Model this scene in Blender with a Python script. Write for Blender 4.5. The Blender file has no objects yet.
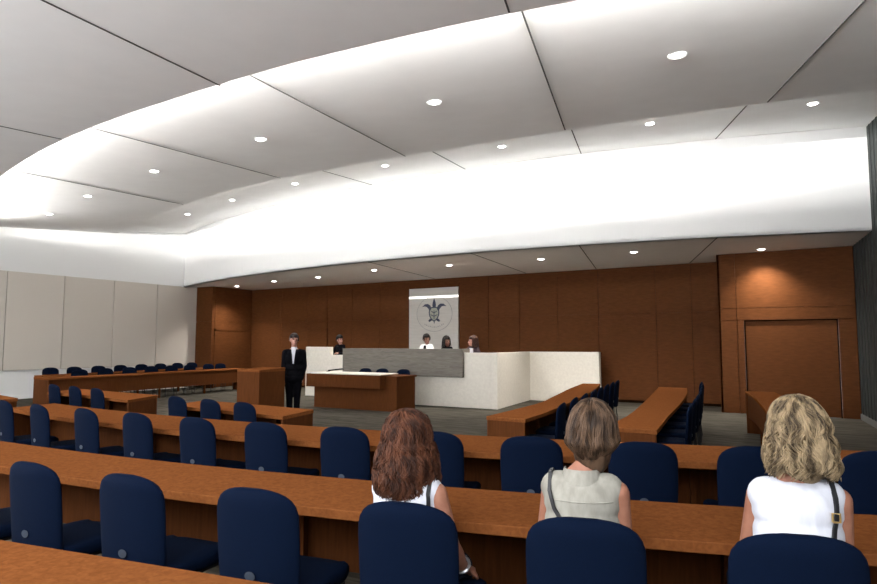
import bpy, bmesh, math, random
import numpy as np
from mathutils import Vector, Matrix, Euler
from mathutils.bvhtree import BVHTree
random.seed(7)
C = bpy.context.scene.collection
PI = math.pi
R = math.radians

# ------------------------------------------------------------------ materials
def new_mat(name):
    m = bpy.data.materials.new(name); m.use_nodes = True
    nt = m.node_tree; b = nt.nodes['Principled BSDF']
    return m, nt, b
def plain(name, col, rough=.5, metal=0., spec=.5):
    m, nt, b = new_mat(name)
    b.inputs['Base Color'].default_value = (*col, 1); b.inputs['Roughness'].default_value = rough
    b.inputs['Metallic'].default_value = metal; b.inputs['Specular IOR Level'].default_value = spec
    return m
def noisy(name, c1, c2, scale=(1, 1, 1), nscale=5., detail=4., rough=.5, spec=.5, bump=0., lo=.35, hi=.65, distort=0.):
    m, nt, b = new_mat(name)
    tc = nt.nodes.new('ShaderNodeTexCoord'); mp = nt.nodes.new('ShaderNodeMapping')
    mp.inputs['Scale'].default_value = scale
    nt.links.new(tc.outputs['Object'], mp.inputs['Vector'])
    nz = nt.nodes.new('ShaderNodeTexNoise'); nz.inputs['Scale'].default_value = nscale; nz.inputs['Detail'].default_value = detail
    nz.inputs['Distortion'].default_value = distort
    nt.links.new(mp.outputs['Vector'], nz.inputs['Vector'])
    cr = nt.nodes.new('ShaderNodeValToRGB')
    cr.color_ramp.elements[0].position = lo; cr.color_ramp.elements[1].position = hi
    cr.color_ramp.elements[0].color = (*c1, 1); cr.color_ramp.elements[1].color = (*c2, 1)
    nt.links.new(nz.outputs['Fac'], cr.inputs['Fac']); nt.links.new(cr.outputs['Color'], b.inputs['Base Color'])
    b.inputs['Roughness'].default_value = rough; b.inputs['Specular IOR Level'].default_value = spec
    if bump:
        bp = nt.nodes.new('ShaderNodeBump'); bp.inputs['Strength'].default_value = bump; bp.inputs['Distance'].default_value = .01
        nt.links.new(nz.outputs['Fac'], bp.inputs['Height']); nt.links.new(bp.outputs['Normal'], b.inputs['Normal'])
    return m
def emit(name, col, s):
    m, nt, b = new_mat(name)
    b.inputs['Base Color'].default_value = (*col, 1)
    b.inputs['Emission Color'].default_value = (*col, 1); b.inputs['Emission Strength'].default_value = s
    return m
def strands(name, c1, c2, rough=.5):
    m, nt, b = new_mat(name)
    g = nt.nodes.new('ShaderNodeNewGeometry'); tc = nt.nodes.new('ShaderNodeTexCoord'); mp = nt.nodes.new('ShaderNodeMapping'); mp.inputs['Scale'].default_value = (20, 20, 5)
    nz = nt.nodes.new('ShaderNodeTexNoise'); nz.inputs['Scale'].default_value = 1.6; nz.inputs['Detail'].default_value = 3
    nt.links.new(tc.outputs['Object'], mp.inputs['Vector']); nt.links.new(mp.outputs['Vector'], nz.inputs['Vector'])
    mr = nt.nodes.new('ShaderNodeMapRange'); mr.inputs['From Min'].default_value = .42; mr.inputs['From Max'].default_value = .58; nt.links.new(nz.outputs['Fac'], mr.inputs['Value'])
    mx = nt.nodes.new('ShaderNodeMix'); mx.inputs['Factor'].default_value = .62
    nt.links.new(g.outputs['Random Per Island'], mx.inputs['A']); nt.links.new(mr.outputs['Result'], mx.inputs['B'])
    cr = nt.nodes.new('ShaderNodeValToRGB')
    cr.color_ramp.elements[0].color = (*c1, 1); cr.color_ramp.elements[1].color = (*c2, 1)
    nt.links.new(mx.outputs['Result'], cr.inputs['Fac']); nt.links.new(cr.outputs['Color'], b.inputs['Base Color'])
    b.inputs['Roughness'].default_value = rough; b.inputs['Specular IOR Level'].default_value = .2
    return m

M = {}
M['white'] = plain('white_plaster', (.82, .82, .81), .7, spec=.3)
M['bulk'] = plain('bright_white_plaster', (.90, .90, .89), .7, spec=.3)
M['ceil'] = noisy('ceiling_plaster', (.90, .893, .88), (.92, .913, .90), (1, 1, 1), 3, 2, .8, .2)
M['joint'] = plain('dark_reveal', (.10, .10, .095), .9, spec=0)
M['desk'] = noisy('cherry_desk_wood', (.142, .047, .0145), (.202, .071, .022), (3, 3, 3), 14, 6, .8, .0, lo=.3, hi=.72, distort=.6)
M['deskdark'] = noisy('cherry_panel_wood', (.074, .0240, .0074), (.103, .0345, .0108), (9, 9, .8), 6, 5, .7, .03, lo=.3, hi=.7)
M['wall'] = noisy('walnut_wall_veneer', (0.07862, 0.02671, 0.008266), (0.1089, 0.0378, 0.01189), (1.2, 1.2, 7), 5, 6, .6, .05, lo=.3, hi=.7)
M['panel'] = noisy('beige_fabric', (0.5888, 0.5382, 0.4784), (0.6532, 0.6026, 0.5382), (12, 12, 12), 9, 6, .95, .1, bump=.25)
M['carpet'] = noisy('wave_carpet', (0.03696, 0.03276, 0.0252), (0.08232, 0.07392, 0.05796), (.55, 5.2, 1), 2.6, 5, .95, .1, lo=.42, hi=.58, distort=1.2)
M['stone'] = noisy('grey_wave_stone', (0.1313, 0.1187, 0.1008), (0.1995, 0.1816, 0.1554), (.9, .9, 9), 2.6, 4, .7, .2, lo=.33, hi=.67, distort=1.6)
M['cream'] = noisy('cream_stone', (0.7412, 0.6973, 0.6193), (0.7997, 0.7558, 0.6729), (4, 4, 4), 4, 3, .7, .2)
M['navy'] = noisy('navy_fabric', (.0008, .0039, .0145), (.0012, .0054, .019), (60, 60, 60), 6, 2, .9, .08, bump=.1)
M['black'] = plain('black_metal', (.012, .012, .014), .45)
M['chrome'] = plain('grey_badge', (.05, .062, .085), .4, .3)
M['dark'] = noisy('dark_grey_curtain_wall', (0.0168, 0.021, 0.01974), (0.02688, 0.03192, 0.0294), (5, 5, .2), 3, 3, .6, .3)
M['skirting'] = plain('grey_skirting', (.14, .14, .135), .6)
M['lens'] = emit('lamp_lens', (1, .97, .92), 9)
M['ring'] = plain('lamp_ring', (.80, .80, .79), .5)
M['cove'] = emit('cove_tube', (1, .985, .96), 420)
M['cove2'] = emit('cove_tube_far', (1, .985, .96), 46)
M['gap'] = plain('deep_shadow_gap_wood', (.012, .0055, .0025), .9, spec=0)
M['strip'] = emit('panel_reflection', (1, .98, .94), .75)  # emission stands in for a reflection on the metal panel
M['silver'] = noisy('pale_metal_panel', (.55, .525, .48), (.60, .575, .53), (.6, .6, 9), 3, 3, .5, .3)
M['emb1'] = plain('emblem_navy', (.030, .036, .075), .5)
M['emb2'] = plain('emblem_olive', (.36, .37, .30), .5)
M['emb3'] = plain('emblem_grey', (.30, .30, .29), .5)
M['skin'] = noisy('skin', (0.2856, 0.1218, 0.0756), (0.336, 0.1512, 0.0966), (6, 6, 6), 4, 3, .55, .35)
M['skinpale'] = plain('skin_pale', (0.42, 0.21, 0.1596), .5)
M['skindark'] = plain('skin_tan', (0.1848, 0.084, 0.0546), .5)
M['shirt'] = noisy('white_cotton', (0.5544, 0.5628, 0.6216), (0.6384, 0.6468, 0.7056), (9, 9, 2), 3, 3, .85, .2, bump=.35)
M['linen'] = noisy('beige_grey_linen', (0.252, 0.2394, 0.2058), (0.3192, 0.3066, 0.2646), (9, 9, 3), 4, 4, .9, .15, bump=.4)
M['denim'] = noisy('dark_denim', (.015, .02, .035), (.03, .036, .055), (20, 20, 20), 5, 2, .9, .15)
M['suit'] = plain('black_suit_cloth', (.0025, .0025, .004), .85, spec=.06)
M['leather'] = plain('black_leather', (.012, .012, .014), .5)
M['gold'] = plain('brass', (.75, .52, .22), .3, .9)
M['eye'] = plain('eye_dark', (.02, .015, .012), .25)
M['lip'] = plain('lips', (.30, .09, .075), .5)
M['hair_auburn'] = strands('auburn_hair', (0.01512, 0.00462, 0.00252), (0.1134, 0.04116, 0.02016))
M['hair_brown'] = strands('sandy_brown_hair', (0.01512, 0.0084, 0.00504), (0.1302, 0.07812, 0.04788))
M['hair_blond'] = strands('streaked_blond_hair', (0.0252, 0.01512, 0.00756), (0.3528, 0.2604, 0.1512))
M['hair_black'] = strands('black_hair', (.003, .0025, .0025), (.009, .0065, .0055))
M['hair_dkbrown'] = strands('dark_brown_hair', (.02, .008, .006), (.06, .025, .016))
M['hair_grey'] = strands('grey_brown_hair', (.018, .012, .011), (.075, .055, .05))

# ------------------------------------------------------------------ mesh helpers
class MB:
    def __init__(s): s.v = []; s.f = []
    def add(s, vs, fs):
        o = len(s.v); s.v += [tuple(p) for p in vs]; s.f += [tuple(i + o for i in f) for f in fs]
    def box(s, x0, x1, y0, y1, z0, z1):
        s.prism([(x0, y0), (x1, y0), (x1, y1), (x0, y1)], z0, z1)
    def prism(s, poly, z0, z1):
        n = len(poly)
        a = sum(poly[i][0] * poly[(i + 1) % n][1] - poly[(i + 1) % n][0] * poly[i][1] for i in range(n))
        if a < 0: poly = poly[::-1]
        vs = [(x, y, z0) for x, y in poly] + [(x, y, z1) for x, y in poly]
        fs = [tuple(range(n - 1, -1, -1)), tuple(range(n, 2 * n))]
        fs += [(i, (i + 1) % n, (i + 1) % n + n, i + n) for i in range(n)]
        s.add(vs, fs)
    def rings(s, rings, cap=True, closed=True):
        n = len(rings[0]); vs = [p for r in rings for p in r]; fs = []
        for k in range(len(rings) - 1):
            for i in range(n if closed else n - 1):
                j = (i + 1) % n
                fs.append((k * n + i, k * n + j, (k + 1) * n + j, (k + 1) * n + i))
        if cap:
            fs.append(tuple(range(n - 1, -1, -1))); fs.append(tuple((len(rings) - 1) * n + i for i in range(n)))
        s.add(vs, fs)
    def tube(s, pts, r, sides=8, cap=True):
        pts = [Vector(p) for p in pts]; rs = r if isinstance(r, (list, tuple)) else [r] * len(pts)
        up = None; rg = []
        for i, p in enumerate(pts):
            t = (pts[min(i + 1, len(pts) - 1)] - pts[max(i - 1, 0)])
            t = t.normalized() if t.length > 1e-9 else Vector((0, 0, 1))
            if up is None:
                up = Vector((0, 0, 1)) if abs(t.z) < .9 else Vector((1, 0, 0))
            a = up - t * up.dot(t)
            a = a.normalized() if a.length > 1e-6 else t.orthogonal().normalized()
            up = a; b = t.cross(a)
            rg.append([p + (a * math.cos(2 * PI * k / sides) + b * math.sin(2 * PI * k / sides)) * rs[i] for k in range(sides)])
        s.rings(rg, cap)
    def strip_slab(s, A, B, z0, z1):
        # A, B polylines (x, y); z0/z1 may be callables of (x, y)
        f0 = z0 if callable(z0) else (lambda x, y: z0); f1 = z1 if callable(z1) else (lambda x, y: z1)
        rg = []
        for a, b in zip(A, B):
            rg.append([(a[0], a[1], f0(*a[:2])), (b[0], b[1], f0(*b[:2])), (b[0], b[1], f1(*b[:2])), (a[0], a[1], f1(*a[:2]))])
        s.rings(rg)
    def ribbon_wall(s, P, Q, z0, z1): s.strip_slab(P, Q, z0, z1)
    def lathe(s, prof, c=(0, 0, 0), n=24):
        s.rings([[(c[0] + r * math.cos(2 * PI * k / n), c[1] + r * math.sin(2 * PI * k / n), c[2] + z) for k in range(n)] for r, z in prof])
    def mesh(s, name, angle=35):
        me = bpy.data.meshes.new(name); me.from_pydata(s.v, [], s.f); me.validate()
        bm = bmesh.new(); bm.from_mesh(me); bmesh.ops.recalc_face_normals(bm, faces=bm.faces[:]); bm.to_mesh(me); bm.free()
        if angle:
            me.shade_smooth(); me.set_sharp_from_angle(angle=R(angle))
        return me
    def build(s, name, mat, parent=None, angle=35, bevel=0):
        return link(name, s.mesh(name, angle), mat, parent, bevel)
def link(name, me, mat, parent=None, bevel=0):
    o = bpy.data.objects.new(name, me); me.materials.clear(); me.materials.append(mat); C.objects.link(o)
    if parent: o.parent = parent
    if bevel:
        b = o.modifiers.new('bevel', 'BEVEL'); b.width = bevel; b.segments = 2; b.limit_method = 'ANGLE'; b.angle_limit = R(40)
    return o
def tag(o, label, cat, group=None, kind=None):
    o['label'] = label; o['category'] = cat
    if group: o['group'] = group
    if kind: o['kind'] = kind
    return o
def empty(name, loc=(0, 0, 0), rz=0):
    o = bpy.data.objects.new(name, None); C.objects.link(o); o.location = loc; o.rotation_euler = (0, 0, rz)
    o.empty_display_size = .1
    return o
def struct(name, mb, mat, angle=35, bevel=0):
    o = mb.build(name, mat, None, angle, bevel); o['kind'] = 'structure'; return o
def copy_tree(o, parent=None):
    c = o.copy(); C.objects.link(c)
    if parent: c.parent = parent
    for ch in list(o.children): copy_tree(ch, c)
    return c
def resample(P, n):
    P = np.array(P, float); d = np.r_[0, np.cumsum(np.hypot(*(P[1:, :2] - P[:-1, :2]).T))]
    t = np.linspace(0, d[-1], n)
    return [tuple(np.interp(t, d, P[:, k]) for k in range(P.shape[1])) for t in t]
def smooth_curve(P, n, deg=None):
    # Catmull-Rom through the points, resampled
    P = [np.array(p, float) for p in P]; P = [2 * P[0] - P[1]] + P + [2 * P[-1] - P[-2]]; out = []
    for i in range(1, len(P) - 2):
        for t in np.linspace(0, 1, 12, endpoint=False):
            a, b, c, d = P[i - 1:i + 3]
            out.append(.5 * ((2 * b) + (c - a) * t + (2 * a - 5 * b + 4 * c - d) * t * t + (3 * b - a - 3 * c + d) * t ** 3))
    out.append(P[-2])
    return resample(out, n)
def lerp(a, b, t): return tuple(x + (y - x) * t for x, y in zip(a, b))
WORDS = ['nearest', 'second', 'third', 'fourth', 'fifth', 'sixth', 'seventh', 'eighth', 'ninth', 'tenth', 'eleventh', 'twelfth']

FL = -.1            # floor of the well
YB = 17.7           # rear wall
def xr(y): return .8 + (16.3 - y) * .105      # right wall
def zc1(x, y): return 4.25 + .08 * (y - 4.5)
def zc2(x, y): return 4.45 + .10 * (y - 4.9)

# ------------------------------------------------------------------ room shell
m = MB(); m.box(-21, 4.5, -1.0, 18.3, FL - .2, FL); struct('floor', m, M['carpet'], 0)
# raised seating platform with a curved front step
m = MB()
stepf = [(x, .0276 * x * x + .3315 * x + 5.3379 + .25) for x in np.linspace(-14.5, 2.1, 50)]
m.prism(stepf + [(xr(-1), -.95), (-14.5, -.95)], FL - .01, 0.0)
struct('floor_platform', m, M['carpet'], 0)

# left wall: white plaster with beige fabric panels
m = MB(); m.box(-20.25, -20.075, -1.0, 18.3, FL, 6.2); struct('wall_left', m, M['white'], 0)
pys = [4.44, 6.05, 7.66, 9.27, 10.9, 12.53, 14.14, 15.86]
pl = ['beige fabric wall panel cut by the left edge of the photo'] 
pn = ['first full beige fabric wall panel from the left edge of photo', 'second full beige fabric wall panel from the left edge of photo',
      'third full beige fabric wall panel from the left edge of photo', 'beige fabric wall panel right beside the brown wood corner']
for i in range(2, len(pys) - 1):
    m = MB(); m.box(-20.06, -20.0, pys[i] + .012, pys[i + 1] - .012, .74, 3.61)
    o = m.build('acoustic_panel', M['panel'], None, 0, .008)
    tag(o, ([pl[0]] + pn)[i - 2], 'wall panel', 'beige fabric panels along the left wall')
m = MB(); m.box(-20.06, -20.03, -1, 15.84, FL, FL + .1); struct('baseboard_left', m, M['white'], 0)

# unseen rear parapet, added to cut low light; open to the sky above
m = MB(); m.box(-20.25, xr(-1) + .2, -1.2, -1.0, FL, 1.55); struct('rear_light_block', m, M['white'], 0)
# wood veneer walls built from separate boards over a dark core
def boards(mb, xs, zs, put, gap=.007):
    for a, b in zip(xs, xs[1:]):
        for c, d in zip(zs, zs[1:]): put(mb, a + gap, b - gap, c + gap, d - gap)
m = MB()
xs = [-19.1, -17.48, -16.16, -15.2, -14.06, -12.86, -11.66, -9.74, -8.7, -7.66, -6.45, -5.24, -3.66, -2.75, -1.9]
def putb(mb, a, b, c, d): mb.box(a, b, YB, YB + .05, c, d)
boards(m, xs, [FL + .07, 2.33, 3.64], putb)
m.box(-20, -1.6, YB + .03, YB + .25, FL + .07, 3.8)
struct('wall_back', m, M['wall'], 0)
m = MB(); m.box(-19.1, -1.9, YB + .02, YB + .05, FL, FL + .07); struct('baseboard_back', m, M['gap'], 0)
# flush door in the rear wall beside the bench
m = MB(); m.box(-16.10, -15.25, YB - .035, YB - .005, FL + .02, 2.0); d2 = struct('door_2', m, M['wall'], 0, .004)
m = MB(); m.box(-16.17, -16.10, YB - .05, YB - .002, FL, 2.06); m.box(-15.25, -15.18, YB - .05, YB - .002, FL, 2.06); m.box(-16.17, -15.18, YB - .05, YB - .002, 2.0, 2.06)
m.build('door_frame', M['wall'], d2, 0)
m = MB(); m.lathe([(.012, 0), (.03, .002), (.03, .04), (.012, .045)], (0, 0, 0), 14)
h = m.build('door_handle', M['black'], d2); h.rotation_euler = (R(90), 0, 0); h.location = (-15.34, YB - .036, .95)
# left wood return block with a flush door
m = MB()
def putl(mb, a, b, c, d): mb.box(-19.15, -19.1, a, b, c, d)
boards(m, [15.83, 15.92, 17.66, 17.7], [FL + .07, 2.33, 3.64], putl)
def putf(mb, a, b, c, d): mb.box(a, b, 15.80, 15.85, c, d)
boards(m, [-20.0, -19.1], [FL + .07, 2.33, 3.64], putf)
m.box(-20.05, -19.13, 15.84, 18, FL + .05, 3.8)
struct('wall_return', m, M['wall'], 0)
m = MB(); m.box(-19.098, -19.07, 15.97, 17.60, FL + .02, 2.0); d1 = struct('door_1', m, M['wall'], 0, .004)
m = MB(); m.box(-19.098, -19.055, 15.90, 15.97, FL, 2.06); m.box(-19.098, -19.055, 17.60, 17.66, FL, 2.06); m.box(-19.098, -19.055, 15.90, 17.66, 2.0, 2.06)
m.build('door_frame', M['wall'], d1, 0)
# right wood block with the wide recessed door
m = MB()
YP = 16.3
def putp(mb, a, b, c, d): mb.box(a, b, YP, YP + .05, c, d)
boards(m, [-1.95, -1.55, .79], [2.05, 2.33, 3.66], putp)
boards(m, [-1.95, -1.55, -1.4], [FL + .0, 2.05], putp)
boards(m, [.45, .79], [FL + .0, 2.05], putp)
m.box(-1.93, .82, YP + .045, YB + .2, 2.05, 3.8); m.box(-1.93, -1.41, YP + .045, YB + .2, FL, 2.1); m.box(.46, .82, YP + .045, YB + .2, FL, 2.1)
m.box(-1.95, -1.90, YP, YB, FL, 3.66)
struct('wall_pilaster', m, M['wall'], 0)
m = MB(); m.box(-1.405, .455, YP + .044, YP + .09, FL + .01, 2.055); d3 = struct('door_3', m, M['wall'], 0, .004)
m = MB(); m.box(-1.4, -1.375, YP + .015, YP + .043, FL, 2.05); m.box(.425, .45, YP + .015, YP + .043, FL, 2.05); m.box(-1.4, .45, YP + .015, YP + .043, 2.025, 2.05); m.build('door_frame', M['gap'], d3, 0)  # dark strips drawn for the shadow line around the recessed door
# right dark wall with fine vertical ribs
m = MB()
y0, y1 = -1.0, 16.6
m.prism([(xr(y0), y0), (xr(y1), y1), (xr(y1) + .25, y1), (xr(y0) + .25, y0)], FL, 6.2)
y = y0
while y < y1:
    m.prism([(xr(y) - .012, y), (xr(y + .03) - .012, y + .03), (xr(y + .03) + .02, y + .03), (xr(y) + .02, y)], FL + .12, 6.1); y += .30
struct('wall_right', m, M['dark'], 0)
m = MB(); m.prism([(xr(y0) - .03, y0), (xr(16.28) - .03, 16.28), (xr(16.28) + .02, 16.28), (xr(y0) + .02, y0)], FL, FL + .12); struct('baseboard_right', m, M['skirting'], 0)

# ceilings: three shallow curved steps rising towards a white bulkhead, then a soffit
N = 90
E1 = smooth_curve([(-20.1, 8.9), (-16, 7.0), (-13.5, 5.9), (-11.79, 5.26), (-10, 4.83), (-8.57, 4.58), (-7.1, 4.44), (-5.54, 4.4), (-4.4, 4.42), (-3.43, 4.5), (-2.76, 4.58), (-2.08, 4.69), (-1.52, 4.8), (0, 5.12), (2.3, 5.75)], N)
E2 = smooth_curve([(-20.1, 12.6), (-19.38, 12.30), (-17.4, 11.55), (-15.39, 10.83), (-13.68, 10.24), (-12.0, 9.78), (-10.5, 9.45), (-9.0, 9.32), (-7.3, 9.31), (-5.6, 9.38), (-3.89, 9.50), (-2.47, 9.67), (-1.05, 9.9), (.88, 10.38), (1.75, 10.65)], N)
FP = [(x, 7e-5 * x ** 3 + .018 * x * x + .2683 * x + 13.98) for x in np.linspace(-20.1, 1.06, N)]
FP = resample(FP, N)
def zc3e(x): return 5.15 + .15 * ((x + 7) / 13) ** 2
ZT = 5.63
back = [(x, -1.0) for x in np.linspace(-20.1, 3.0, N)]
m = MB(); m.strip_slab(back, E1, zc1, lambda x, y: zc1(x, y) + .05); struct('ceiling_near', m, M['ceil'], 30)
E1b = [(x, y - .9) for x, y in E1]
m = MB(); m.strip_slab(E1b, E2, zc2, lambda x, y: zc2(x, y) + .05); struct('ceiling_middle', m, M['ceil'], 30)
m = MB(); m.strip_slab([(x, y - .03) for x, y in E1b], E1b, lambda x, y: zc1(x, y) + .04, lambda x, y: zc2(x, y) + .03); struct('trim_1', m, M['white'], 30)
E2b = [(x, y - .9) for x, y in E2]
g = MB(); rg = []
for a, b in zip(E2b, FP):
    za = zc3e(a[0]) - .115; zb = ZT
    rg.append([(a[0], a[1], za), (b[0], b[1], zb), (b[0], b[1], zb + .05), (a[0], a[1], za + .05)])
g.rings(rg); struct('ceiling_far', g, M['ceil'], 30)
m = MB(); m.strip_slab([(x, y - .03) for x, y in E2b], E2b, lambda x, y: zc2(x, y) + .04, lambda x, y: zc3e(x) - .08); struct('trim_2', m, M['white'], 30)
m = MB(); m.strip_slab(FP, [(x, y + .2) for x, y in FP], 3.63, ZT + .1); struct('wall_bulkhead', m, M['bulk'], 30)
m = MB(); m.strip_slab(FP, [(x, 17.95) for x in np.linspace(-20.1, 1.0, N)], 3.63, 3.69); struct('ceiling_soffit', m, M['ceil'], 0)
m = MB(); m.box(-20.2, 3.2, 16.5, 18, 3.66, 6.2); struct('wall_upper', m, M['white'], 0)

# dark reveal joints across the ceilings
def joint(name, pts, zf, w=.015):
    mb = MB(); a, b = [np.array(p, float) for p in pts]; d = (b - a) / np.hypot(*(b - a)); n = np.array([-d[1], d[0]]) * w / 2
    rg = []
    for t in np.linspace(0, 1, 8):
        p = a + (b - a) * t
        rg.append([(*(p - n), zf(*p) - .006), (*(p + n), zf(*p) - .006), (*(p + n), zf(*p) + .004), (*(p - n), zf(*p) + .004)])
    mb.rings(rg); struct(name, mb, M['joint'], 0)
def z3(x, y):
    ye = np.interp(x, [p[0] for p in E2b], [p[1] for p in E2b]); yf = np.interp(x, [p[0] for p in FP], [p[1] for p in FP])
    t = (y - ye) / (yf - ye); return (zc3e(x) - .115) * (1 - t) + ZT * t
k = 3
def nx(): 
    global k; k += 1; return 'trim_%d' % (k - 1)
for p in ([(-4.46, .4), (-5.33, 4.42)], [(-8.3, 0), (-8.62, 4.56)], [(-.9, .5), (-2.08, 4.66)], [(1.2, 1), (.1, 5.1)]): joint(nx(), p, zc1)
for p in ([(-5.14, 4.5), (-6.24, 9.33)], [(-8.32, 4.6), (-9.27, 9.28)], [(-2.05, 4.75), (-3.29, 9.5)], [(.9, 5.5), (-.44, 9.98)], [(-11.9, 5.6), (-13.4, 10.1)]): joint(nx(), p, zc2, .017)
for p in ([(-6.1, 9.4), (-6.95, 12.95)], [(-8.9, 9.35), (-9.75, 13.05)], [(-3.3, 9.6), (-4.2, 13.15)], [(-.5, 10.0), (-1.55, 13.55)]): joint(nx(), p, z3, .018)
for p in ([(-6.87, 13.05), (-7.4, 17.6)], [(-4.3, 13.2), (-5.25, 17.6)], [(-1.6, 13.65), (-2.75, 17.6)], [(-9.9, 13.1), (-10.6, 17.6)]): joint(nx(), p, lambda x, y: 3.63, .018)

# ------------------------------------------------------------------ recessed lamps
def lamp_proto():
    t = empty('recessed_downlight')
    a = MB(); a.lathe([(.075, -.004), (.105, -.012), (.11, -.006), (.11, .01), (.075, .01)], n=24); a.build('trim_ring', M['ring'], t)
    b = MB(); b.lathe([(.001, -.026), (.03, -.024), (.055, -.017), (.072, -.006), (.072, .004), (.001, .004)], n=24); b.build('lens', M['lens'], t)
    return t
LP = lamp_proto(); first = True
def add_lamp(x, y, z, label, group, power, sc=1., spot=120, sy=0):
    global first
    o = LP if first else copy_tree(LP); first = False
    o.location = (x, y, z); o.scale = (sc, sc, sc); tag(o, label, 'ceiling light', group)
    l = bpy.data.lights.new('downlight_beam', 'SPOT'); l.energy = power; l.spot_size = R(spot); l.spot_blend = .9; l.shadow_soft_size = .07; l.color = (1, .95, .88)
    lo = bpy.data.objects.new('downlight_beam', l); C.objects.link(lo); lo.location = (x, y, z - .03); lo.rotation_euler = (sy, 0, 0)
L2 = [(-16.77, 8.66), (-13.61, 7.82), (-10.33, 7.14), (-7.19, 6.75), (-4.14, 6.86), (-1.17, 7.12)]
L3 = [(-16.05, 12.25), (-13.4, 11.62), (-10.7, 11.19), (-7.9, 11.02), (-5.13, 11.08), (-2.32, 11.16), (.13, 11.53)]
LS = [(-18.22, 16.15), (-15.69, 15.5), (-13.54, 15.28), (-10.86, 14.65), (-8.42, 14.75), (-5.83, 14.87), (-3.53, 14.83), (-.95, 15.85)]
for i, (x, y) in enumerate(L2):
    add_lamp(x, y, zc2(x, y), '%s round recessed light from the left in the wide middle ceiling band' % WORDS[i].replace('nearest', 'first'), 'lights in the middle ceiling band', 75, .92)
for i, (x, y) in enumerate(L3):
    add_lamp(x, y, z3(x, y), '%s round recessed light from the left in the narrow band above the white bulkhead' % WORDS[i].replace('nearest', 'first'), 'lights in the narrow ceiling band', 36, .92)
for i, (x, y) in enumerate(LS):
    add_lamp(x, y, 3.63, '%s round recessed light from the left in the low soffit before the wood wall' % WORDS[i].replace('nearest', 'first'), 'lights in the low soffit', 250, 1.0)
# hidden cove tubes lying on the upper side of each step
def cove(pts, zf, name, label, off, mat):
    mb = MB(); P = [(x, y - off, zf(x, y - off) + .085) for x, y in pts[9:-4]]
    mb.tube(P, .018, 6); o = mb.build(name, M[mat]); tag(o, label, 'cove light')
cove(E1, zc1, 'cove_light_tube', 'long glowing tube hidden behind the lip of the nearest ceiling step', .48, 'cove')
cove(E2, zc2, 'cove_light_tube', 'long glowing tube hidden behind the lip of the farther ceiling step', .40, 'cove2')

# ------------------------------------------------------------------ desks
def desk(name, near, far, base, label, panel=True, ends=(True, True), pt=.86, group='long brown wood council desks', n=44):
    t = empty(name, (*lerp(near[len(near) // 2], far[len(far) // 2], .5), base)); org = Vector(t.location)
    A = [(x - org.x, y - org.y) for x, y in resample(near, n)]; B = [(x - org.x, y - org.y) for x, y in resample(far, n)]
    tag(t, label, 'desk', group)
    m = MB(); m.strip_slab(A, B, .705, .75); m.build('tabletop', M['desk'], t, 30, .004)
    if panel:
        P = [lerp(a, b, pt) for a, b in zip(A, B)]; Q = [lerp(a, b, pt + .06) for a, b in zip(A, B)]
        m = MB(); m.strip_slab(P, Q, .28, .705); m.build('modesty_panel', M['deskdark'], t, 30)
    for e, (i, j) in zip(ends, ((0, 1), (-1, -2))):
        if e:
            d = Vector((A[j][0] - A[i][0], A[j][1] - A[i][1])).normalized() * .04
            a = lerp(A[i], B[i], .02); b = lerp(A[i], B[i], .98)
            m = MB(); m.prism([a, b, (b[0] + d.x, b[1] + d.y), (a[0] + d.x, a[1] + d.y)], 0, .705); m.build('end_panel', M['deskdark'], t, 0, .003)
    # brackets between panel and end to carry the top on long desks
    if panel:
        for f in (.25, .5, .75):
            i = int(f * (n - 1)); a = lerp(A[i], B[i], .35); b = lerp(A[i], B[i], pt + .03); d = Vector((A[i + 1][0] - A[i][0], A[i + 1][1] - A[i][1])).normalized() * .035
            m = MB(); m.prism([a, b, (b[0] + d.x, b[1] + d.y), (a[0] + d.x, a[1] + d.y)], .0, .705)
            m2 = MB(); c = lerp(A[i], B[i], pt - .12)
            m2.prism([c, b, (b[0] + d.x, b[1] + d.y), (c[0] + d.x, c[1] + d.y)], 0, .705); m2.build('support_leg', M['deskdark'], t, 0)
    return t
def An(x): return .0309 * x * x + .301 * x + 2.756
def Af(x): return .0262 * x * x + .2942 * x + 3.3792
def Bn(x): return .0346 * x * x + .3691 * x + 4.6095
def Bf(x): return .0276 * x * x + .3315 * x + 5.3379
def line(f, a, b, n=40): return [(x, f(x)) for x in np.linspace(a, b, n)]
desk('long_desk', line(lambda x: .17 * x + 1.10 + .012 * x * x * 0, -5.2, .45), line(lambda x: .17 * x + 1.755, -5.3, .3), 0, 'brown wood desk corner at the bottom left edge, closest to the camera')
desk('long_desk', line(An, -6.3, 1.75), line(Af, -6.6, 1.6), 0, 'long brown wood desk in front of the three seated women')
desk('long_desk', line(Bn, -8.2, 1.75), line(Bf, -8.35, 1.6), 0, 'long curved brown wood desk one row beyond the three women')
desk('long_desk', [(-13.2, 4.75), (-11.5, 4.33), (-9.45, 3.98)], [(-13.3, 5.45), (-11.5, 5.0), (-9.58, 4.66)], 0, 'brown wood desk end just showing at the left edge beside the white wall')
desk('row_desk', [(-11.75, 6.19), (-10.55, 6.13), (-9.03, 5.95)], [(-12.05, 6.96), (-11, 6.89), (-9.48, 6.78)], FL, 'short brown wood desk with three chairs under the straight left desk', group='short desks in the well')
desk('row_desk', [(-7.75, 5.75), (-6.5, 5.66), (-5.44, 5.56)], [(-8.0, 6.51), (-7, 6.44), (-5.65, 6.33)], FL, 'short brown wood desk with three chairs left of the clerk table', group='short desks in the well')
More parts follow.
